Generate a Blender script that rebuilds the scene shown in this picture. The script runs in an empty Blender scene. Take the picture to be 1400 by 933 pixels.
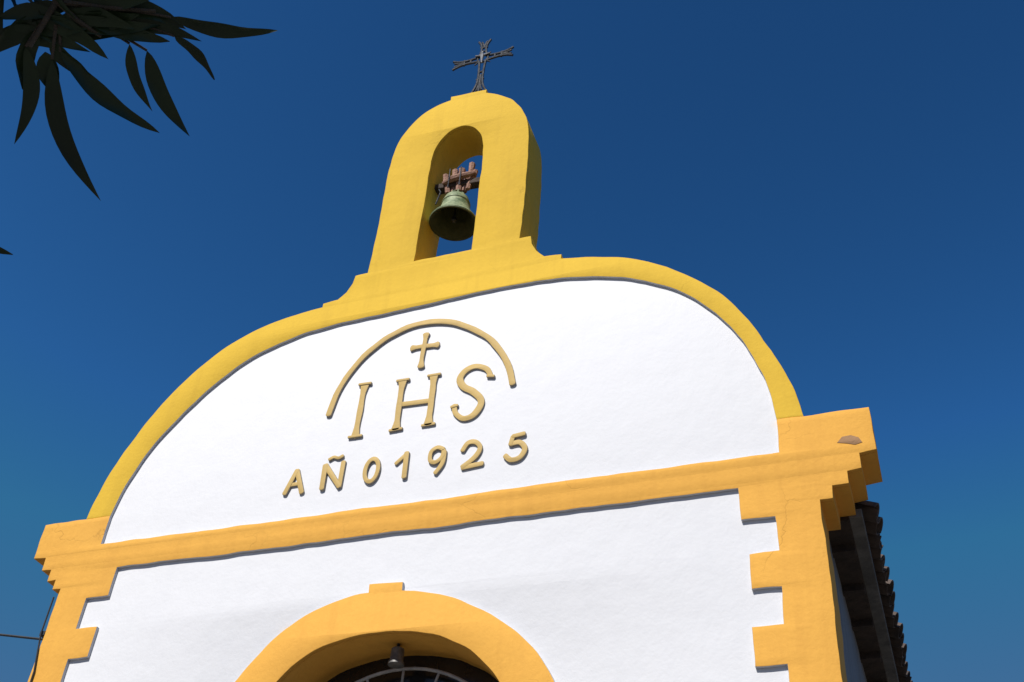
import bpy, bmesh, math, random
from mathutils import Vector, Matrix, noise
random.seed(7)
Z0=6.55
scn=bpy.context.scene
col=scn.collection

# ------------------------------------------------------------------ helpers
def link(o,parent=None):
    col.objects.link(o)
    if parent: o.parent=parent
    return o
def empty(name):
    e=bpy.data.objects.new(name,None); e.empty_display_size=.3
    return link(e)
def mesh_obj(name,verts,faces,mat,parent=None,smooth=True,ang=40):
    me=bpy.data.meshes.new(name); me.from_pydata([tuple(v) for v in verts],[],faces); me.update()
    bm=bmesh.new(); bm.from_mesh(me); bmesh.ops.recalc_face_normals(bm,faces=bm.faces); bm.to_mesh(me); bm.free()
    if smooth:
        me.polygons.foreach_set('use_smooth',[True]*len(me.polygons)); me.set_sharp_from_angle(angle=math.radians(ang))
    if mat: me.materials.append(mat)
    return link(bpy.data.objects.new(name,me),parent)
def crom(pts,n=6):
    out=[];P=[pts[0]]+list(pts)+[pts[-1]]
    for i in range(1,len(P)-2):
        a,b,c,d=[Vector(q) for q in P[i-1:i+3]]
        for k in range(n):
            t=k/n
            out.append(.5*((2*b)+(c-a)*t+(2*a-5*b+4*c-d)*t*t+(3*b-a-3*c+d)*t**3))
    out.append(Vector(pts[-1])); return [tuple(v) for v in out]
def wob(x,z,a=1.0):
    n1=noise.noise_vector(Vector((x*1.3,z*1.3,3.1)))*.011
    n2=noise.noise_vector(Vector((x*7,z*7,8.1)))*.0075
    return x+a*(n1.x+n2.x), z+a*(n1.y+n2.y)
def resamp(poly,step=.05,closed=True):
    out=[];n=len(poly)
    for i in range(n if closed else n-1):
        a=Vector(poly[i]);b=Vector(poly[(i+1)%n]);L=(b-a).length
        if L<1e-5: continue
        k=max(1,int(round(L/step)))
        for j in range(k): out.append(tuple(a.lerp(b,j/k)))
    return out
def slab(name,outlines,y0,y1,mat,parent=None,bevel=.006,w=1.0,step=.05,dz=Z0,side=None,test=None):
    cu=bpy.data.curves.new(name,'CURVE'); cu.dimensions='2D'; cu.fill_mode='BOTH'
    cu.extrude=max(0.0,(y1-y0)/2-bevel); cu.bevel_depth=bevel; cu.offset=-bevel; cu.bevel_resolution=1
    for o in outlines:
        pts=resamp(o,step) if step else o
        pts=[wob(p[0],p[1],w) for p in pts]
        s=cu.splines.new('POLY'); s.points.add(len(pts)-1)
        for i,p in enumerate(pts): s.points[i].co=(p[0],p[1],0,1)
        s.use_cyclic_u=True
    tmp=bpy.data.objects.new(name+"_tmp",cu); col.objects.link(tmp)
    bpy.context.view_layer.update()
    dg=bpy.context.evaluated_depsgraph_get()
    me=bpy.data.meshes.new_from_object(tmp.evaluated_get(dg))
    bpy.data.objects.remove(tmp)
    yc=(y0+y1)/2
    for v in me.vertices:
        x,y,z=v.co; v.co=(x,yc-z,y+dz)
    bm=bmesh.new(); bm.from_mesh(me); bmesh.ops.remove_doubles(bm,verts=bm.verts,dist=1e-5); bmesh.ops.recalc_face_normals(bm,faces=bm.faces); bm.to_mesh(me); bm.free()
    me.polygons.foreach_set('use_smooth',[True]*len(me.polygons)); me.set_sharp_from_angle(angle=math.radians(30))
    me.materials.clear(); me.materials.append(mat); me.name=name
    if side:
        me.materials.append(side)
        for p in me.polygons:
            if abs(p.normal.y)<.6 and (test is None or test(p.center.x,p.center.z-dz)): p.material_index=1
            else: p.material_index=0
    else:
        for p in me.polygons: p.material_index=0
    return link(bpy.data.objects.new(name,me),parent)
def near_poly(poly,d):
    P=[Vector(p) for p in resamp(poly,.04,False)]
    def f(x,z):
        q=Vector((x,z)); return min((q-p).length for p in P)<d
    return f
def tube_geo(pts,rads,sides=8,base=0):
    P=[Vector(p) for p in pts]; V=[];F=[]
    if not hasattr(rads,'__len__'): rads=[rads]*len(P)
    up=None
    for i,p in enumerate(P):
        t=(P[min(i+1,len(P)-1)]-P[max(i-1,0)]).normalized()
        if up is None:
            up=Vector((0,0,1)) if abs(t.z)<.9 else Vector((0,1,0))
        a=t.cross(up); 
        if a.length<1e-4: a=t.orthogonal()
        a.normalize(); b=t.cross(a).normalized(); up=a.cross(t).normalized()
        for k in range(sides):
            th=2*math.pi*k/sides
            V.append(p+(a*math.cos(th)+b*math.sin(th))*rads[i])
    for i in range(len(P)-1):
        for k in range(sides):
            k2=(k+1)%sides
            F.append((base+i*sides+k,base+i*sides+k2,base+(i+1)*sides+k2,base+(i+1)*sides+k))
    F.append(tuple(base+k for k in range(sides))[::-1]); F.append(tuple(base+(len(P)-1)*sides+k for k in range(sides)))
    return V,F
def tubes(name,lst,mat,parent=None,sides=8):
    V=[];F=[]
    for pts,r in lst:
        v,f=tube_geo(pts,r,sides,len(V)); V+=v;F+=f
    return mesh_obj(name,V,F,mat,parent)
def box_geo(c,s,base=0,rot=None):
    V=[]
    for dx in(-.5,.5):
        for dy in(-.5,.5):
            for dz in(-.5,.5):
                v=Vector((dx*s[0],dy*s[1],dz*s[2]))
                if rot: v=rot@v
                V.append(Vector(c)+v)
    F=[(0,1,3,2),(4,6,7,5),(0,4,5,1),(2,3,7,6),(0,2,6,4),(1,5,7,3)]
    return V,[tuple(base+i for i in f) for f in F]
def boxes(name,lst,mat,parent=None,bevel=.004):
    V=[];F=[]
    for b in lst:
        v,f=box_geo(b[0],b[1],len(V),b[2] if len(b)>2 else None); V+=v;F+=f
    o=mesh_obj(name,V,F,mat,parent,smooth=False)
    if bevel:
        m=o.modifiers.new('bev','BEVEL'); m.width=bevel; m.segments=2
    return o
def lathe(name,prof,c,mat,parent=None,n=40):
    V=[];F=[]
    for r,z in prof:
        for k in range(n):
            th=2*math.pi*k/n; V.append((c[0]+r*math.cos(th),c[1]+r*math.sin(th),c[2]+z))
    for i in range(len(prof)-1):
        for k in range(n):
            k2=(k+1)%n; F.append((i*n+k,i*n+k2,(i+1)*n+k2,(i+1)*n+k))
    return mesh_obj(name,V,F,mat,parent,ang=50)

# ------------------------------------------------------------------ materials
def mat_new(name):
    m=bpy.data.materials.new(name); m.use_nodes=True
    nt=m.node_tree; b=nt.nodes['Principled BSDF']; return m,nt,b
def N(nt,t,**kw):
    n=nt.nodes.new(t)
    for k,v in kw.items(): setattr(n,k,v)
    return n
def noise_n(nt,scale,detail=3,rough=.55,vec=None):
    n=N(nt,'ShaderNodeTexNoise'); n.inputs['Scale'].default_value=scale; n.inputs['Detail'].default_value=detail; n.inputs['Roughness'].default_value=rough
    if vec: nt.links.new(vec,n.inputs['Vector'])
    return n.outputs['Fac']
def ramp(nt,fac,stops):
    r=N(nt,'ShaderNodeValToRGB'); nt.links.new(fac,r.inputs[0]); e=r.color_ramp.elements
    while len(e)<len(stops): e.new(.5)
    for el,(p,c) in zip(e,stops):
        el.position=p; el.color=(c[0],c[1],c[2],1) if hasattr(c,'__len__') else (c,c,c,1)
    return r.outputs[0]
def mix(nt,fac,a,b,mode='MIX'):
    m=N(nt,'ShaderNodeMix',data_type='RGBA',blend_type=mode)
    for s,v in ((0,fac),(6,a),(7,b)):
        if isinstance(v,(int,float)): m.inputs[s].default_value=v
        elif isinstance(v,tuple): m.inputs[s].default_value=(*v,1)
        else: nt.links.new(v,m.inputs[s])
    return m.outputs[2]
def bump(nt,b,h,strength,dist=.01):
    n=N(nt,'ShaderNodeBump'); n.inputs['Strength'].default_value=strength; n.inputs['Distance'].default_value=dist
    nt.links.new(h,n.inputs['Height'])
    nt.links.new(n.outputs[0],b.inputs['Normal'])
def addf(nt,a,b,k=1.0):
    m=N(nt,'ShaderNodeMath',operation='MULTIPLY_ADD'); nt.links.new(b,m.inputs[0]); m.inputs[1].default_value=k; nt.links.new(a,m.inputs[2]); return m.outputs[0]
def mulc(nt,a,k):
    m=N(nt,'ShaderNodeMath',operation='MULTIPLY'); nt.links.new(a,m.inputs[0]); m.inputs[1].default_value=k; return m.outputs[0]
def stucco(name,c,dark,stain=.25,bs=.5,crack=.0,rough=.8):
    m,nt,b=mat_new(name)
    tc=N(nt,'ShaderNodeTexCoord').outputs['Object']
    mp=N(nt,'ShaderNodeMapping'); mp.inputs['Scale'].default_value=(6,6,.55); nt.links.new(tc,mp.inputs[0])
    big=ramp(nt,noise_n(nt,.9,4,.6,tc),[(.38,0.0),(.72,1.0)])
    fn=noise_n(nt,30,4,.7,tc)
    fine=ramp(nt,fn,[(.35,0.0),(.75,1.0)])
    streak=ramp(nt,noise_n(nt,1.6,4,.6,mp.outputs[0]),[(.5,0.0),(.8,1.0)])
    c1=mix(nt,mulc(nt,big,min(1,stain*1.6)),c,tuple(a*.6+d*.4 for a,d in zip(c,dark)))
    c2=mix(nt,mulc(nt,streak,stain),c1,dark)
    c3=mix(nt,mulc(nt,fine,stain*.6),c2,dark)
    h=addf(nt,noise_n(nt,5,3,.5,tc),fn,.35)
    if crack:
        wn=N(nt,'ShaderNodeTexNoise'); wn.inputs['Scale'].default_value=3; wn.inputs['Detail'].default_value=4; nt.links.new(tc,wn.inputs['Vector'])
        wv=N(nt,'ShaderNodeVectorMath',operation='MULTIPLY_ADD'); nt.links.new(wn.outputs['Color'],wv.inputs[0]); wv.inputs[1].default_value=(.5,.5,.5); nt.links.new(tc,wv.inputs[2])
        vo=N(nt,'ShaderNodeTexVoronoi',feature='DISTANCE_TO_EDGE'); vo.inputs['Scale'].default_value=.9; nt.links.new(wv.outputs[0],vo.inputs['Vector'])
        cr=ramp(nt,vo.outputs['Distance'],[(0.0,1.0),(.005,0.0)])
        msk=ramp(nt,noise_n(nt,1.3,2,.5,tc),[(.50,0.0),(.62,1.0)])
        mm=N(nt,'ShaderNodeMath',operation='MULTIPLY'); nt.links.new(cr,mm.inputs[0]); nt.links.new(msk,mm.inputs[1])
        mk=mulc(nt,mm.outputs[0],crack)
        c3=mix(nt,mk,c3,tuple(x*.35 for x in dark)); h=addf(nt,h,mk,-.6)
    nt.links.new(c3,b.inputs['Base Color']); b.inputs['Roughness'].default_value=rough
    b.inputs['Specular IOR Level'].default_value=.2
    bump(nt,b,h,bs,.012)
    return m
M_white=stucco('white_stucco',(.80,.80,.82),(.68,.69,.72),.14,.48,0)
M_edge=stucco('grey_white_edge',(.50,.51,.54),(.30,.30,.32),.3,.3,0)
M_lemon=stucco('lemon_yellow_paint',(.75,.48,.048),(.53,.33,.035),.35,.6,.2)
M_orange=stucco('ochre_yellow_paint',(.84,.44,.08),(.62,.30,.055),.36,.6,.28)
M_gold=stucco('gold_letter_paint',(.62,.43,.15),(.42,.29,.12),.35,.4,.0,.6)
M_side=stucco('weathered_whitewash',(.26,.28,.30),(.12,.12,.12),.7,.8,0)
M_bare=stucco('bare_plaster',(.38,.22,.11),(.22,.13,.08),.6,1,.0)
def simple(name,c,c2,scale=8,rough=.6,metal=0,bs=.3,dist=.005):
    m,nt,b=mat_new(name); tc=N(nt,'ShaderNodeTexCoord').outputs['Object']
    f=ramp(nt,noise_n(nt,scale,5,.65,tc),[(.35,c),(.68,c2)])
    nt.links.new(f,b.inputs['Base Color']); b.inputs['Roughness'].default_value=rough; b.inputs['Metallic'].default_value=metal
    bump(nt,b,noise_n(nt,scale*3,4,.6,tc),bs,dist); return m
M_bell=simple('green_patina_bronze',(.10,.15,.07),(.36,.40,.23),14,.6,.1,.5)
M_bellin=simple('shaded_bronze_inside',(.025,.035,.02),(.06,.075,.045),14,.7,.1,.4)  # inner shell coloured darker, shade of the bell's hollow painted in
M_iron=simple('dark_iron',(.018,.02,.026),(.07,.075,.085),30,.5,.5,.4)
M_corpus=simple('tarnished_metal_figure',(.16,.16,.17),(.3,.3,.3),40,.5,.4)
M_grille=simple('grey_painted_iron',(.34,.34,.34),(.5,.5,.48),20,.5,.1)
M_lamp=simple('shaded_lamp_metal',(.10,.10,.10),(.22,.21,.19),20,.5,.3)  # lamp colour darkened to put the doorway shade into it
M_wood=simple('weathered_headstock_wood',(.20,.10,.07),(.44,.26,.19),16,.85,0,.9,.012)
M_dwood=simple('dark_eave_wood',(.028,.020,.016),(.07,.048,.036),9,.85,0,.8,.01)
M_cement=simple('grey_eave_cement',(.10,.10,.10),(.20,.195,.19),5,.9,0,.8,.01)
M_tile=simple('aged_roof_tile',(.05,.04,.035),(.14,.10,.08),6,.85,0,.7,.008)
M_door=simple('dark_wood_door',(.06,.03,.018),(.12,.065,.035),7,.5,0,.4)
M_glass=simple('dark_glass',(.012,.013,.015),(.02,.022,.025),5,.12,0,.05)
M_cable=simple('black_cable',(.012,.012,.013),(.03,.03,.03),20,.6)
M_ground=simple('dusty_ground',(.10,.085,.065),(.16,.135,.10),1.4,.95,0,.8,.03)
M_pave=simple('plaza_concrete',(.11,.105,.095),(.17,.16,.15),2.2,.9,0,.6,.01)
M_conc=simple('pole_concrete',(.28,.27,.26),(.4,.39,.37),6,.9,0,.5)
M_bark=simple('mango_bark',(.03,.025,.018),(.08,.065,.05),12,.9,0,1,.02)
M_leaf,nt,b=mat_new('mango_leaf')
tc=N(nt,'ShaderNodeTexCoord').outputs['Object']
nt.links.new(ramp(nt,noise_n(nt,5,2,.5,tc),[(.35,(.006,.014,.006)),(.7,(.018,.038,.012))]),b.inputs['Base Color'])
b.inputs['Roughness'].default_value=.45; b.inputs['Specular IOR Level'].default_value=.35
bump(nt,b,noise_n(nt,60,2,.5,tc),.2,.003)

# ------------------------------------------------------------------ chapel
chapel=empty('chapel')
outL=[(-3.08,0),(-3.04,.24),(-2.97,.52),(-2.84,.84),(-2.66,1.18),(-2.43,1.48),(-2.12,1.75),(-1.77,1.92),(-1.44,2.0),(-1.17,2.03)]
outR=[(1.17,2.06),(1.52,1.99),(1.84,1.88),(2.15,1.68),(2.42,1.43),(2.64,1.15),(2.81,.81),(2.94,.49),(3.02,.23),(3.06,0)]
twL=[(-1.17,2.03),(-1.17,2.075),(-1.02,2.085),(-.94,2.16),(-.89,2.26),(-.87,2.36),(-.745,2.37)]
twTop=crom([(-.745,2.37),(-.74,2.83),(-.74,3.4),(-.735,4.0),(-.66,4.33),(-.50,4.57),(-.32,4.69),(-.16,4.73)],6)+[(-.16,4.785),(.24,4.765)]+crom([(.24,4.71),(.46,4.57),(.63,4.36),(.735,4.09),(.77,3.75),(.77,3.16),(.76,2.42)],6)
twR=[(.87,2.42),(.885,2.32),(.93,2.22),(1.01,2.13),(1.17,2.11),(1.17,2.06)]
top=crom(outL,6)+twL[1:]+twTop[1:]+twR[:-1]+crom(outR,6)
inner=crom([(-2.83,0),(-2.77,.30),(-2.63,.66),(-2.43,.97),(-2.16,1.28),(-1.80,1.56),(-1.41,1.71),(-1.05,1.77),(-.61,1.79),(-.11,1.81),(.31,1.83),(.72,1.84),(1.06,1.83),(1.46,1.77),(1.84,1.64),(2.18,1.43),(2.44,1.16),(2.64,.85),(2.78,.50),(2.85,.20),(2.87,0)],6)
bopen=[(-.28,2.40),(-.28,3.05)]+crom([(-.28,3.80),(-.24,4.03),(-.13,4.19),(.01,4.245),(.14,4.19),(.24,4.05),(.285,3.85)],6)+[(.29,3.30),(.29,2.40)]
G=-6.55
stR=[(3.51,0),(3.51,-.36),(3.40,-.37),(3.395,-.49),(3.30,-.50),(3.295,-.60),(3.19,-.60),(3.185,-.70),(3.095,-.70)]
stL=[(-3.09,-.67),(-3.17,-.665),(-3.175,-.58),(-3.26,-.58),(-3.265,-.475),(-3.36,-.47),(-3.37,-.35),(-3.50,-.34),(-3.51,0)]
din=[(-1.02,G),(-1.02,-2.35)]+crom([(-1.02,-2.35),(-.98,-1.98),(-.86,-1.70),(-.62,-1.48),(-.29,-1.375),(.05,-1.36),(.35,-1.41),(.61,-1.53),(.80,-1.69),(.93,-1.90),(1.0,-2.2),(1.01,-2.45)],5)+[(1.01,G)]
dout=[(-1.38,G)]+crom([(-1.38,-2.35),(-1.32,-1.93),(-1.19,-1.64),(-.93,-1.33),(-.69,-1.16),(-.40,-1.055),(-.205,-1.03)],5)+[(-.21,-.96),(.065,-.965)]+crom([(.07,-1.035),(.37,-1.10),(.66,-1.23),(.95,-1.42),(1.14,-1.62),(1.27,-1.84),(1.34,-2.1),(1.37,-2.4)],5)+[(1.37,G)]
coreU=top+[(3.06,-.01),(-3.08,-.01)]
coreL=[(-3.09,G)]+stL+[(-3.09,.0),(3.07,.0)]+stR+[(3.10,G)]+din[::-1]
slab('gable_core',[coreU,bopen],.04,.42,M_lemon,chapel,bevel=.003)
slab('lower_core',[coreL],.04,.418,M_orange,chapel,bevel=.003)
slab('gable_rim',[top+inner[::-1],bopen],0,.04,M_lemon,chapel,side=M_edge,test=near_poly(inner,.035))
qR=[];qL=[]
xs=[(2.56,-2.57),(2.785,-2.78),(2.59,-2.585),(2.79,-2.77)]
zz=[-.53,-.79,-1.055,-1.315,-1.58,-1.85]
while zz[-1]-.265>G+.1: zz.append(zz[-1]-.265)
zz.append(G)
for i in range(len(zz)-1):
    j=i if i<2 else 2+(i-2)%2
    a,bb=xs[j]; a+=random.uniform(-.012,.012); bb+=random.uniform(-.012,.012)
    qR+= [(a,zz[i]-.002),(a,zz[i+1]+.002)]
    qL+= [(bb,zz[i]-.002),(bb,zz[i+1]+.002)]
frame=[(-3.51,0),(-2.83,0),(-2.835,-.28),(2.865,-.28),(2.87,0)]+stR+[(3.10,G)]+qR[::-1]+qL+[(-3.09,G)]+stL[:-1]
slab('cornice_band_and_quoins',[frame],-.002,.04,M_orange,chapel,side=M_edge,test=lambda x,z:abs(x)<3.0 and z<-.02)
slab('tympanum_panel',[[(p[0]*1.02,p[1]*1.02) for p in inner]+[(2.93,-.32),(-2.9,-.32)]],.028,.05,M_white,chapel,w=.3)
slab('front_wall_panel',[[(-2.85,-.5),(2.85,-.5),(2.85,G)]+[(p[0]*.95,p[1]-.05 if p[1]>G else p[1]) for p in dout[::-1]]+[(-2.85,G)]],.028,.05,M_white,chapel,w=.3)
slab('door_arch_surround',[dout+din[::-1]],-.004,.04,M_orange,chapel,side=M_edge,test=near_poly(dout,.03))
slab('chipped_plaster_patch',[[(3.26,-.27),(3.30,-.225),(3.36,-.22),(3.41,-.245),(3.43,-.29),(3.38,-.30),(3.33,-.285)]],-.005,.02,M_bare,chapel,bevel=.001,step=.02)
# lettering ---------------------------------------------------------
def ribbon(pts,w):
    P=[Vector(p) for p in pts];n=len(P)
    W=w if hasattr(w,'__len__') else [w]*n
    L=[];R=[]
    for i in range(n):
        t=(P[min(i+1,n-1)]-P[max(i-1,0)]).normalized(); nn=Vector((-t.y,t.x))
        ww=W[i]*(1+.12*noise.noise(Vector((P[i].x*9,P[i].y*9,2))))
        L.append(tuple(P[i]+nn*ww/2)); R.append(tuple(P[i]-nn*ww/2))
    def cap(c,t,w):
        nn=Vector((-t.y,t.x)); return [tuple(c+nn*w/2*math.cos(a)+t*w/2*.6*math.sin(a)) for a in (math.pi*.25,math.pi*.5,math.pi*.75)]
    e=cap(P[-1],(P[-1]-P[-2]).normalized(),W[-1]); s=cap(P[0],(P[0]-P[1]).normalized(),W[0])
    return L+e+R[::-1]+s
kk=[0]
def stroke(pts,w,smooth=False,th=.024):
    if smooth: pts=crom(pts,5)
    kk[0]+=1
    off=(kk[0]%5)*.0016
    if hasattr(w,'__len__') and len(w)!=len(pts):
        n=len(pts); w=[w[0]+(w[1]-w[0])*math.sin(math.pi*i/(n-1)) for i in range(n)]
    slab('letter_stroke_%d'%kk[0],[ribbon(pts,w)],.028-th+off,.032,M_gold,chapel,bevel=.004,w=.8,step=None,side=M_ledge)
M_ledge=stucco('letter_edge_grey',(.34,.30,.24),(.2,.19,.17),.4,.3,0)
stroke([(-.865,.73),(-.815,.99),(-.67,1.28),(-.45,1.485),(-.19,1.59),(.10,1.575),(.35,1.45),(.58,1.25),(.73,.99),(.80,.74)],.055,True)
def stem(x0,z0,x1,z1,w=.055,fl=.7):
    pts=[];W=[]
    for i in range(13):
        t=i/12; pts.append((x0+(x1-x0)*t,z0+(z1-z0)*t)); e=abs(2*t-1)
        W.append(w*(.92+fl*max(0,e-.72)/.28))
    stroke(pts,W)
stem(-.045,1.46,-.055,1.10,.047,.5); stem(-.165,1.325,.08,1.32,.047,.5)
stem(-.57,1.00,-.57,.46,.057,.5); stroke([(-.625,1.005),(-.515,1.005)],.026); stroke([(-.63,.455),(-.51,.455)],.026)
stem(-.205,.97,-.20,.475,.057,.5); stem(.085,.97,.09,.475,.057,.5); stroke([(-.20,.72),(.09,.71)],.048)
for a,zc in ((-.205,.98),(.085,.98),(-.20,.465),(.09,.465)): stroke([(a-.055,zc),(a+.055,zc)],.026)
stroke([(.60,.86),(.555,.95),(.46,.995),(.37,.97),(.325,.89),(.36,.80),(.45,.73),(.52,.65),(.53,.57),(.475,.48),(.39,.465),(.32,.53),(.30,.62)],(.040,.064),True)
stroke([(.57,.865),(.63,.855)],.026); stroke([(.275,.60),(.33,.61)],.026)
w=.044
stroke([(-1.13,-.02),(-1.06,.20)],w);stroke([(-1.06,.20),(-.97,-.03)],w);stroke([(-1.105,.06),(-1.0,.06)],w*.8)
stroke([(-.785,-.03),(-.795,.20)],w);stroke([(-.795,.20),(-.63,-.03)],w);stroke([(-.63,-.03),(-.635,.21)],w)
stroke([(-.775,.255),(-.735,.275),(-.69,.26),(-.65,.275)],w*.7,True)
O=[(-.36+.078*math.cos(a),.085+.13*math.sin(a)) for a in [2*math.pi*k/28 for k in range(28)]]
O2=[(-.36+.039*math.cos(a),.085+.087*math.sin(a)) for a in [2*math.pi*k/28 for k in range(28)]]
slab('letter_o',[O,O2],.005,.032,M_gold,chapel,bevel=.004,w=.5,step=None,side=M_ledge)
stroke([(-.15,.12),(-.065,.205)],w*.8);stroke([(-.065,.21),(-.055,-.03)],w)
stroke([(.255,.19),(.20,.215),(.15,.18),(.15,.10),(.20,.075),(.25,.115),(.26,.18)],w*.85,True)
stroke([(.265,.17),(.262,.06),(.21,-.025)],w*.9,True)
stroke([(.42,.15),(.46,.215),(.53,.21),(.57,.15),(.53,.07),(.43,-.005)],w,True);stroke([(.43,-.01),(.60,.0)],w)
stroke([(.935,.215),(.84,.205)],w*.9);stroke([(.84,.205),(.825,.13)],w*.9)
stroke([(.825,.135),(.90,.14),(.945,.075),(.915,.0),(.84,-.015),(.785,.035)],w,True)

# nave behind ------------------------------------------------------
yN0,yN1=.42,13.0
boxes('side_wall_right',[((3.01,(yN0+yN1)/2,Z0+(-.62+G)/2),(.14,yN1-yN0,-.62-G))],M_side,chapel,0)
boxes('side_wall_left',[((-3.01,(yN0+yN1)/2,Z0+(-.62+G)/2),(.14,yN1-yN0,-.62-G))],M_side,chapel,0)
mesh_obj('rear_wall',[(-3,yN1,0),(3,yN1,0),(3,yN1,Z0-.62),(0,yN1,Z0+1.1),(-3,yN1,Z0-.62)],[(0,1,2,3,4)],M_side,chapel,False)
for s,nm in ((1,'right'),(-1,'left')):
    boxes('eave_boards_'+nm,[((s*3.15,(yN0+yN1)/2,Z0-.605),(.20,yN1-yN0,.05))],M_dwood,chapel,.004)
    boxes('eave_slab_'+nm,[((s*3.285,(yN0+yN1)/2,Z0-.585),(.11,yN1-yN0,.07))],M_cement,chapel,.008)
    boxes('rafter_ends_'+nm,[((s*3.15,y,Z0-.655),(.19,.08,.06)) for y in [.8+.6*k for k in range(20)]],M_dwood,chapel,.004)
    V=[];F=[]
    per=.19; ny=int((yN1+.2-yN0)/per)
    xe,ze=3.40,-.565; xr,zr=0,1.12
    L=math.hypot(xe,zr-ze); nc=int(L/.34); d=Vector((-(xe)/L,0,(zr-ze)/L)); nrm=Vector((d.z,0,-d.x))
    for k in range(ny):
        y0=yN0+per*k+per/2
        for kind in (0,1):
            for c in range(nc+1):
                jit=random.uniform(-.012,.012); jx=random.uniform(-.025,.025) if c==0 else 0
                b0=len(V)
                for e in range(2):
                    tpos=c*.34+(0 if e==0 else .40)-(jx if e==0 else 0)
                    rr=(.088 if e==0 else .072) if kind==0 else (.075 if e==0 else .085)
                    lift=.03 if e==0 else .008
                    for q in range(9):
                        a=math.pi*q/8
                        for th in (0,.014):
                            r=rr-th
                            off=math.sin(a)*r*.8 if kind==0 else -math.sin(a)*r*.8+.045
                            yy=y0+(0 if kind==0 else per/2)+math.cos(a)*r+jit
                            base=Vector((xe,0,ze))+d*tpos+nrm*(off+lift)
                            V.append((s*base.x,yy,base.z+Z0))
                for q in range(8):
                    i0=b0+q*2
                    F+= [(i0,i0+2,i0+20,i0+18),(i0+1,i0+19,i0+21,i0+3),(i0,i0+1,i0+3,i0+2)]
    mesh_obj('roof_tiles_'+nm,V,F,M_tile,chapel,ang=60)
    mesh_obj('roof_deck_'+nm,[(s*3.33,yN0,Z0-.56),(s*3.33,yN1,Z0-.56),(0,yN1,Z0+1.06),(0,yN0,Z0+1.06)],[(0,1,2,3)],M_dwood,chapel,False)
boxes('door_leaves',[((-.51,.36,1.5),(1.0,.06,3.0)),((.51,.36,1.5),(1.0,.06,3.0))]+[((sx*.51,.322,zc),(.7,.02,hh)) for sx in(-1,1) for zc,hh in((.65,.8),(1.55,.7),(2.45,.75))],M_door,chapel,.01)
boxes('transom_beam',[((0,.35,3.07),(2.06,.12,.14))],M_door,chapel,.01)
mesh_obj('fanlight_glass',[(-1.1,.405,3.1),(1.1,.405,3.1),(1.1,.405,5.3),(-1.1,.405,5.3)],[(0,1,2,3)],M_glass,chapel,False)
gl=[];cx,cz=0.0,Z0-2.42
def arc(r,y):
    return [(cx+r*math.cos(math.pi*k/32),y,cz+r*math.sin(math.pi*k/32)) for k in range(33)]
for r in (.93,.62,.36): gl.append((arc(r,.33),.013))
for k in range(1,10):
    a=math.pi*k/10; gl.append(([(cx+.2*math.cos(a),.335,cz+.2*math.sin(a)),(cx+.93*math.cos(a),.335,cz+.93*math.sin(a))],.010))
for k in range(-4,5): gl.append(([(k*.23,.335,3.14),(k*.23,.335,cz)],.011))
gl.append(([(-1,.33,cz),(1,.33,cz)],.018)); gl.append((arc(.2,.33),.012))
tubes('fanlight_grille',gl,M_grille,chapel)
boxes('door_step',[((0,-.35,.075),(2.9,.7,.15))],M_conc,chapel,.01)
lamp=empty('doorway_lamp')
lathe('lamp_body',[(0,.10),(.035,.10),(.048,.09),(.05,.0),(.06,-.01),(.06,-.03),(.045,-.035),(0,-.035)],(.0,.20,Z0-1.49),M_lamp,lamp,20)
tubes('lamp_stem',[([(.0,.20,Z0-1.40),(.0,.20,Z0-1.34)],.012)],M_iron,lamp)

# ------------------------------------------------------------------ bell
bell=empty('church_bell'); bc=(-.035,.21,Z0+3.03)
prof=[(.238,0),(.243,.012),(.230,.035),(.205,.065),(.200,.07),(.198,.078),(.178,.11),(.158,.16),(.145,.21),(.137,.255),(.143,.26),(.143,.272),(.135,.278),(.130,.31),(.122,.335),(.10,.358),(.06,.37),(0,.374)]
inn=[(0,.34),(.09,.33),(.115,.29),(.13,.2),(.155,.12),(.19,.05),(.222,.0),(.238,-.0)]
lathe('bell_shell',prof,bc,M_bell,bell,48)
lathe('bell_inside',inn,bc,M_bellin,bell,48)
tubes('clapper',[([(bc[0],bc[1],bc[2]+.34),(bc[0],bc[1],bc[2]+.08)],.010),([(bc[0],bc[1],bc[2]+.10),(bc[0],bc[1],bc[2]+.07),(bc[0],bc[1],bc[2]+.04),(bc[0],bc[1],bc[2]+.02)],[.012,.03,.03,.01])],M_iron,bell)
cl=[]
for a in (0,math.pi/3,2*math.pi/3):
    ca,sa=math.cos(a),math.sin(a)
    cl.append(([(bc[0]+r*ca,bc[1]+r*sa,bc[2]+z) for r,z in ((-.06,.36),(-.065,.41),(-.03,.45),(.03,.45),(.065,.41),(.06,.36))],.013))
tubes('bell_crown_loops',cl,M_bell,bell)
rt=Matrix.Rotation(math.radians(4),3,'Y')
boxes('headstock_beam',[((.005,.21,Z0+3.57),(.60,.09,.07),rt)],M_dwood,bell,.008)
hl=[]
for k,(dx,h,t,ln) in enumerate(((-.10,.30,.030,-.05),(-.045,.37,.032,-.015),(.015,.34,.034,.01),(.07,.42,.032,.05),(.115,.27,.026,.06))):
    x=bc[0]+dx; yy=.19+.02*(k%2)
    hl.append(([(x,yy,Z0+3.47),(x+ln*.2,yy,Z0+3.47+h*.3),(x+ln*.9,yy,Z0+3.47+h*.65),(x+ln,yy,Z0+3.47+h*.93),(x+ln*.9,yy,Z0+3.47+h)],[t*.9,t*1.15,t*.85,t*1.1,t*.4]))
hl.append(([(bc[0]-.15,.15,Z0+3.59),(bc[0]-.05,.13,Z0+3.61),(bc[0]+.08,.13,Z0+3.62),(bc[0]+.20,.15,Z0+3.65)],[.02,.034,.034,.022]))
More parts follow.
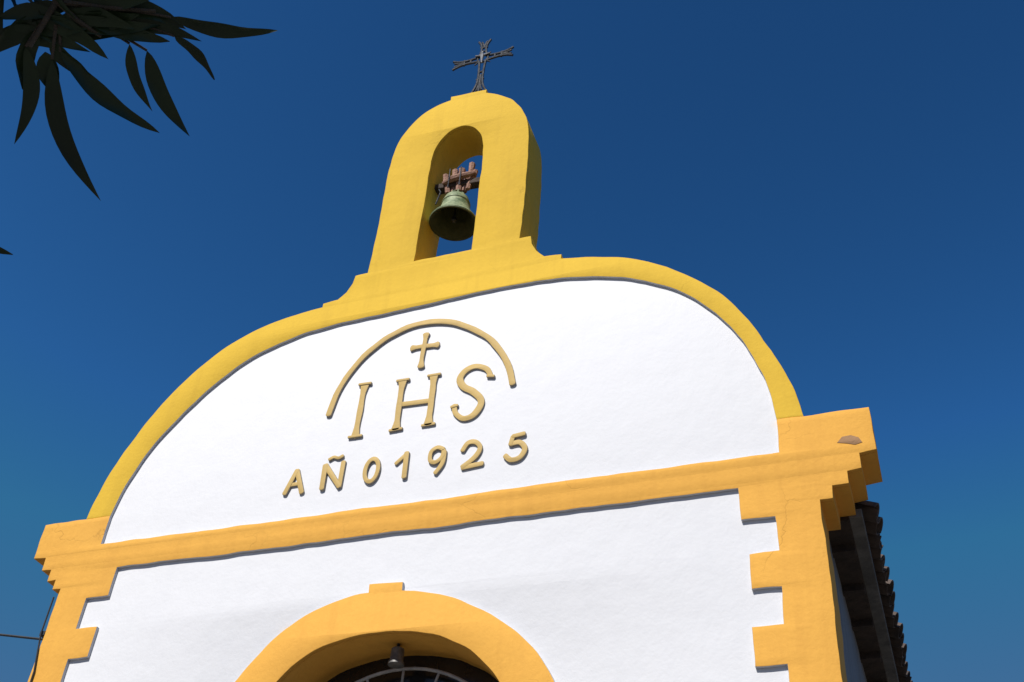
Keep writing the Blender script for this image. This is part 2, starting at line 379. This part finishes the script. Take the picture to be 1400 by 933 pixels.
tubes('headstock_pieces',hl,M_wood,bell,7)
tubes('headstock_straps',[([(bc[0]+dx,.095,Z0+3.45),(bc[0]+dx,.093,Z0+3.72)],.007) for dx in(-.06,.06)]+[([(-.27,.2,Z0+3.62),(-.2,.16,Z0+3.48),(-.23,.15,Z0+3.30)],.008)],M_iron,bell)

# ------------------------------------------------------------------ wrought iron cross
cross=empty('wrought_iron_cross'); cc=Vector((.045,.21,Z0+5.65))
def C(u,v,dy=0): return tuple(cc+Vector((u,dy,v)))
cl=[]
def arm(T,L,fl):
    for s in(-1,1):
        pts=crom([(.03,.05*s),(.10,.034*s),(L*.55,.026*s),(L*.80,.040*s),(L,.5*fl*s)],4)
        cl.append(([T(a,b_) for a,b_ in pts],.0145))
        pts=crom([(L*.62,.0),(L*.82,.014*s),(L*.95,.032*s)],4)
        cl.append(([T(a,b_) for a,b_ in pts],.011))
    cl.append(([T(L*.40,-.03),T(L*.40,.03)],.013))
    cl.append(([T(L*.62,-.045),T(L*.62,.045)],.013))
arm(lambda a,b_:C(a,b_),.36,.15); arm(lambda a,b_:C(-a,b_),.36,.15); arm(lambda a,b_:C(b_,a),.33,.14); arm(lambda a,b_:C(b_,-a),.60,.17)
cl.append(([C(0,-.30),C(0,-.88)],.016))
cl.append(([C(.062*math.cos(2*math.pi*k/20),.062*math.sin(2*math.pi*k/20)) for k in range(21)],.013))
for a in range(4):
    th=math.pi/4+a*math.pi/2; cl.append(([C(.06*math.cos(th),.06*math.sin(th)),C(.13*math.cos(th),.13*math.sin(th))],[.013,.006]))
tubes('cross_frame',cl,M_iron,cross)
fg=[([C(0,-.10,-.02),C(0,-.03,-.025),C(0,.03,-.025),C(0,.055,-.02)],[.010,.018,.026,.014]),([C(-.085,.05,-.02),C(0,.025,-.025),C(.085,.05,-.02)],[.008,.014,.008]),([C(0,.055,-.03),C(0,.075,-.03),C(0,.09,-.03)],[.010,.015,.008])]
tubes('corpus_figure',fg,M_corpus,cross)
lathe('cross_base',[(0,.03),(.03,.03),(.05,.0),(.08,-.02),(.08,-.05)],(cc.x,cc.y,Z0+4.80),M_iron,cross,16)

# ------------------------------------------------------------------ pole and cables
pole=empty('utility_pole')
tubes('pole_shaft',[([(-13,1.0,0),(-13,1.0,8.6)],[.16,.10])],M_conc,pole,16)
boxes('crossarm',[((-13,1.0,8.2),(.1,1.4,.1))],M_dwood,pole)
lathe('insulator',[(0,.12),(.03,.12),(.045,.08),(.03,.05),(.05,.02),(.05,0)],(-13,.5,8.25),M_glass,pole,12)
cab=empty('power_cable')
A=Vector((-3.14,.10,Z0-1.07)); B=Vector((-13,.5,8.3)); pts=[]
for k in range(41):
    t=k/40; p=A.lerp(B,t); p.z-=.9*t*(1-t)*1.0; pts.append(tuple(p))
tubes('span_cable',[(pts,.010)],M_cable,cab,6)
tubes('wall_drop_cable',[([(-3.13,.0,Z0-.74),(-3.12,-.01,Z0-1.07),(-3.05,-.015,Z0-1.4),(-3.04,-.015,Z0-1.8),(-3.05,-.015,3),(-3.05,-.015,1)],.007)],M_cable,cab,6)
boxes('wall_hook',[((-3.12,.05,Z0-1.06),(.05,.10,.04))],M_iron,cab)

# ------------------------------------------------------------------ mango tree
tree=empty('mango_tree')
LV=[];LF=[]
def leaf(base,tip,wd,nh=None,sag=.12,seg=9):
    b_=Vector(base);t_=Vector(tip);ax=t_-b_;L=ax.length
    if nh is None: nh=Vector((random.uniform(-1,1),random.uniform(-1,1),random.uniform(.0,1)))
    side=ax.cross(nh).normalized(); nn=side.cross(ax).normalized()
    i0=len(LV); curl=random.choice((-1,1))*random.uniform(.05,.12)*L; ph=random.uniform(0,6)
    for i in range(seg+1):
        t=i/seg
        c=b_+ax*t+Vector((0,0,1))*sag*L*math.sin(math.pi*t)*.6+side*curl*math.sin(math.pi*t)
        w_=wd*(math.sin(math.pi*min(1,t**.85))**.8 if 0<t<1 else 0.02)*(1-.25*t)
        wv=.09*wd*math.sin(t*14+ph)
        LV.extend([c-side*w_/2+nn*(w_*.2+wv),c,c+side*w_/2+nn*(w_*.2-wv)])
        if i:
            a=i0+(i-1)*3; LF.extend([(a,a+1,a+4,a+3),(a+1,a+2,a+5,a+4)])
CP=Vector((3.57,-6.81,-4.95))
def rv(s): return Vector((random.uniform(-s,s),random.uniform(-s,s),random.uniform(-s,s)))
vis=[((2.595,-6.00,-3.40),(2.735,-5.91,-3.37),.027),((2.46,-6.04,-3.465),(2.625,-5.95,-3.41),.034),((2.59,-5.975,-3.415),(2.625,-5.895,-3.442),.020),
((2.53,-6.0,-3.445),(2.53,-5.905,-3.503),.022),((2.55,-5.98,-3.445),(2.57,-5.85,-3.515),.031),((2.44,-6.04,-3.485),(2.53,-5.875,-3.522),.033),
((2.43,-6.04,-3.50),(2.43,-5.845,-3.625),.034),((2.40,-6.07,-3.495),(2.35,-5.975,-3.605),.028),((2.21,-6.0,-3.70),(2.31,-5.86,-3.73),.035)]
pet=[]
hub=Vector((2.46,-6.10,-3.44))
for b_,t_,w_ in vis:
    leaf(b_,t_,w_,(CP-Vector(b_)).normalized()+rv(.35),.05,14)
    if t_[0]>2.33: pet.append(([tuple(hub.lerp(Vector(b_),.45)+Vector((0,0,.006))),b_],[.0032,.0022]))
extra=[((2.44,-6.09,-3.46),(2.58,-6.0,-3.415)),((2.42,-6.1,-3.46),(2.50,-6.0,-3.475)),((2.46,-6.09,-3.44),(2.61,-6.04,-3.39)),((2.42,-6.10,-3.46),(2.34,-6.09,-3.52)),
((2.43,-6.08,-3.47),(2.36,-6.08,-3.46)),((2.48,-6.07,-3.44),(2.585,-5.975,-3.428)),((2.40,-6.12,-3.45),(2.48,-6.02,-3.475)),((2.5,-6.06,-3.43),(2.61,-5.975,-3.405)),((2.42,-6.05,-3.49),(2.415,-5.99,-3.53)),
((2.40,-6.09,-3.47),(2.52,-6.05,-3.44)),((2.38,-6.12,-3.48),(2.47,-6.07,-3.455)),((2.46,-6.08,-3.45),(2.55,-6.02,-3.44)),((2.45,-6.1,-3.43),(2.57,-6.06,-3.40)),((2.36,-6.10,-3.49),(2.44,-6.04,-3.48)),
((2.42,-6.08,-3.47),(2.37,-6.02,-3.53)),((2.47,-6.07,-3.45),(2.56,-6.03,-3.42)),((2.40,-6.10,-3.46),(2.47,-6.08,-3.44)),((2.43,-6.06,-3.48),(2.47,-5.99,-3.495))]
for b_,t_ in extra: leaf(b_,t_,random.uniform(.028,.038),(CP-Vector(b_)).normalized()+rv(.5),.06,10)
def whorl(c,dirv,n,L0=.19):
    c=Vector(c); dirv=Vector(dirv).normalized(); o1=dirv.orthogonal().normalized(); o2=dirv.cross(o1)
    for k in range(n):
        a=2*math.pi*k/n+random.uniform(-.4,.4); sp=random.uniform(.5,1.5)
        d=(dirv*random.uniform(.2,1)+ (o1*math.cos(a)+o2*math.sin(a))*sp+Vector((0,0,-.45))).normalized()
        leaf(c-dirv*random.uniform(0,.06),c+d*L0*random.uniform(.7,1.2),random.uniform(.03,.045),None,.1,6)
for k in range(6):
    whorl(hub+Vector((random.uniform(-.14,.03),random.uniform(-.25,-.1),random.uniform(.05,.2))),(.3,.5,.4),7)
cen=Vector((1.75,-7.5,-1.9))
limb_tips=[]
trunk=[(1.3,-8.6,G),(1.34,-8.55,G+1.0),(1.4,-8.4,G+2.0),(1.5,-8.2,G+2.8)]
limbs=[(trunk,[.2,.165,.15,.13])]+pet
for k in range(9):
    a=2*math.pi*k/9+.3; e=Vector((1.05*math.cos(a),.95*math.sin(a),random.uniform(-.5,.6)))
    tip=cen+e; st=Vector(trunk[-1]); mid=st.lerp(tip,.5)+Vector((0,0,random.uniform(.0,.25)))
    limbs.append(([tuple(st),tuple(st.lerp(mid,.5)+Vector((0,0,.06))),tuple(mid),tuple(mid.lerp(tip,.5)+Vector((.03,.03,.06))),tuple(tip)],[.075,.06,.042,.028,.012])); limb_tips+= [mid,mid.lerp(tip,.5),tip]
limbs.append(([trunk[-1],(1.8,-7.6,-3.25),(2.15,-6.8,-3.1),(2.36,-6.35,-3.22),tuple(hub)],[.07,.05,.03,.014,.006])); limb_tips.append(Vector((2.15,-6.8,-3.1)))
for t_ in ((2.50,-6.03,-3.455),(2.58,-6.02,-3.405),(2.41,-6.07,-3.50)): limbs.append(([tuple(hub),tuple(hub.lerp(Vector(t_),.5)+Vector((0,0,-.005))),t_],[.005,.004,.003]))
limbs.append(([(2.15,-6.8,-3.1),(2.15,-6.3,-3.45),(2.2,-6.02,-3.69)],[.014,.008,.004]))
n=0
while n<190:
    v=rv(1)
    if not .35<v.length<1: continue
    if noise.noise(v*2.3+Vector((3,1,2)))<-.12: continue
    p=cen+Vector((v.x*1.35,v.y*1.15,v.z*1.0))
    if p.y>-6.45 and p.z<-2.2: continue
    near=min(limb_tips,key=lambda q:(q-p).length)
    limbs.append(([tuple(near),tuple(near.lerp(p,.6)+Vector((0,0,.03))),tuple(p)],[.010,.007,.004]))
    whorl(p,v,random.randint(7,10)); n+=1
for k in range(70):  # unseen leaf clumps added towards the sun to shade the visible leaves
    t=random.uniform(.6,1.5); p=hub+Vector((-.20,-.65,.73))*t+rv(.17+.17*t)
    near=min(limb_tips,key=lambda q:(q-p).length)
    limbs.append(([tuple(near),tuple(near.lerp(p,.6)+Vector((0,0,.03))),tuple(p)],[.008,.006,.004]))
    whorl(p,rv(1)+Vector((0,0,.6)),9)
def up(v): return (v[0],v[1],v[2]+Z0)
mesh_obj('leaves',[up(v) for v in LV],LF,M_leaf,tree,ang=80)
tubes('trunk_and_limbs',[([up(p) for p in pts],r) for pts,r in limbs],M_bark,tree,6)

# ------------------------------------------------------------------ ground
mesh_obj('ground',[(-600,-600,-.03),(600,-600,-.03),(600,600,-.03),(-600,600,-.03)],[(0,1,2,3)],M_ground,None,False)
boxes('plaza_pavement',[((0,-6.0,-.005),(14,11.9,.06))],M_pave,None,.01)

# ------------------------------------------------------------------ light, sky, camera
EL,AZ=46,13
sd=Vector((-math.sin(math.radians(AZ))*math.cos(math.radians(EL)),-math.cos(math.radians(AZ))*math.cos(math.radians(EL)),math.sin(math.radians(EL))))
sun=bpy.data.lights.new('sun','SUN'); sun.energy=4.7; sun.angle=math.radians(.5); sun.color=(1,.965,.915)
so=link(bpy.data.objects.new('sun',sun)); so.rotation_euler=sd.to_track_quat('Z','Y').to_euler(); so.location=(-10,-20,25)
wd=bpy.data.worlds.new('World'); scn.world=wd; wd.use_nodes=True; nt=wd.node_tree
bg=nt.nodes['Background']; bg.inputs[1].default_value=.068
sk=nt.nodes.new('ShaderNodeTexSky'); sk.sky_type='NISHITA'; sk.sun_disc=False; sk.sun_elevation=math.radians(EL); sk.sun_rotation=math.radians(180+AZ)
sk.air_density=1.0; sk.dust_density=.4; sk.ozone_density=3.0
gm=nt.nodes.new('ShaderNodeGamma'); gm.inputs[1].default_value=2.05
ml=nt.nodes.new('ShaderNodeMix'); ml.data_type='RGBA'; ml.blend_type='MULTIPLY'; ml.inputs[0].default_value=1; ml.inputs[7].default_value=(.40,.68,.54,1)
mx=nt.nodes.new('ShaderNodeMix'); mx.data_type='RGBA'; mx.blend_type='DARKEN'; mx.inputs[0].default_value=1; mx.inputs[7].default_value=(1.1,2.2,4.6,1)
nt.links.new(sk.outputs[0],gm.inputs[0]); nt.links.new(gm.outputs[0],ml.inputs[6]); nt.links.new(ml.outputs[2],mx.inputs[6]); nt.links.new(mx.outputs[2],bg.inputs[0])
cam=bpy.data.cameras.new('camera'); cam.sensor_width=36; cam.lens=1565.54/1400*36; cam.clip_end=3000; cam.clip_start=.05
co=link(bpy.data.objects.new('camera',cam))
R=Matrix(((.94202,.16537,.29198),(.32932,-.62262,-.70986),(.0644,.76485,-.64098)))
q=R.to_quaternion().normalized()
co.matrix_world=Matrix.Translation((3.56961,-6.80809,-4.95397+Z0))@q.to_matrix().to_4x4()
scn.camera=co
scn.view_settings.view_transform='Standard'; scn.view_settings.look='None'; scn.view_settings.exposure=0
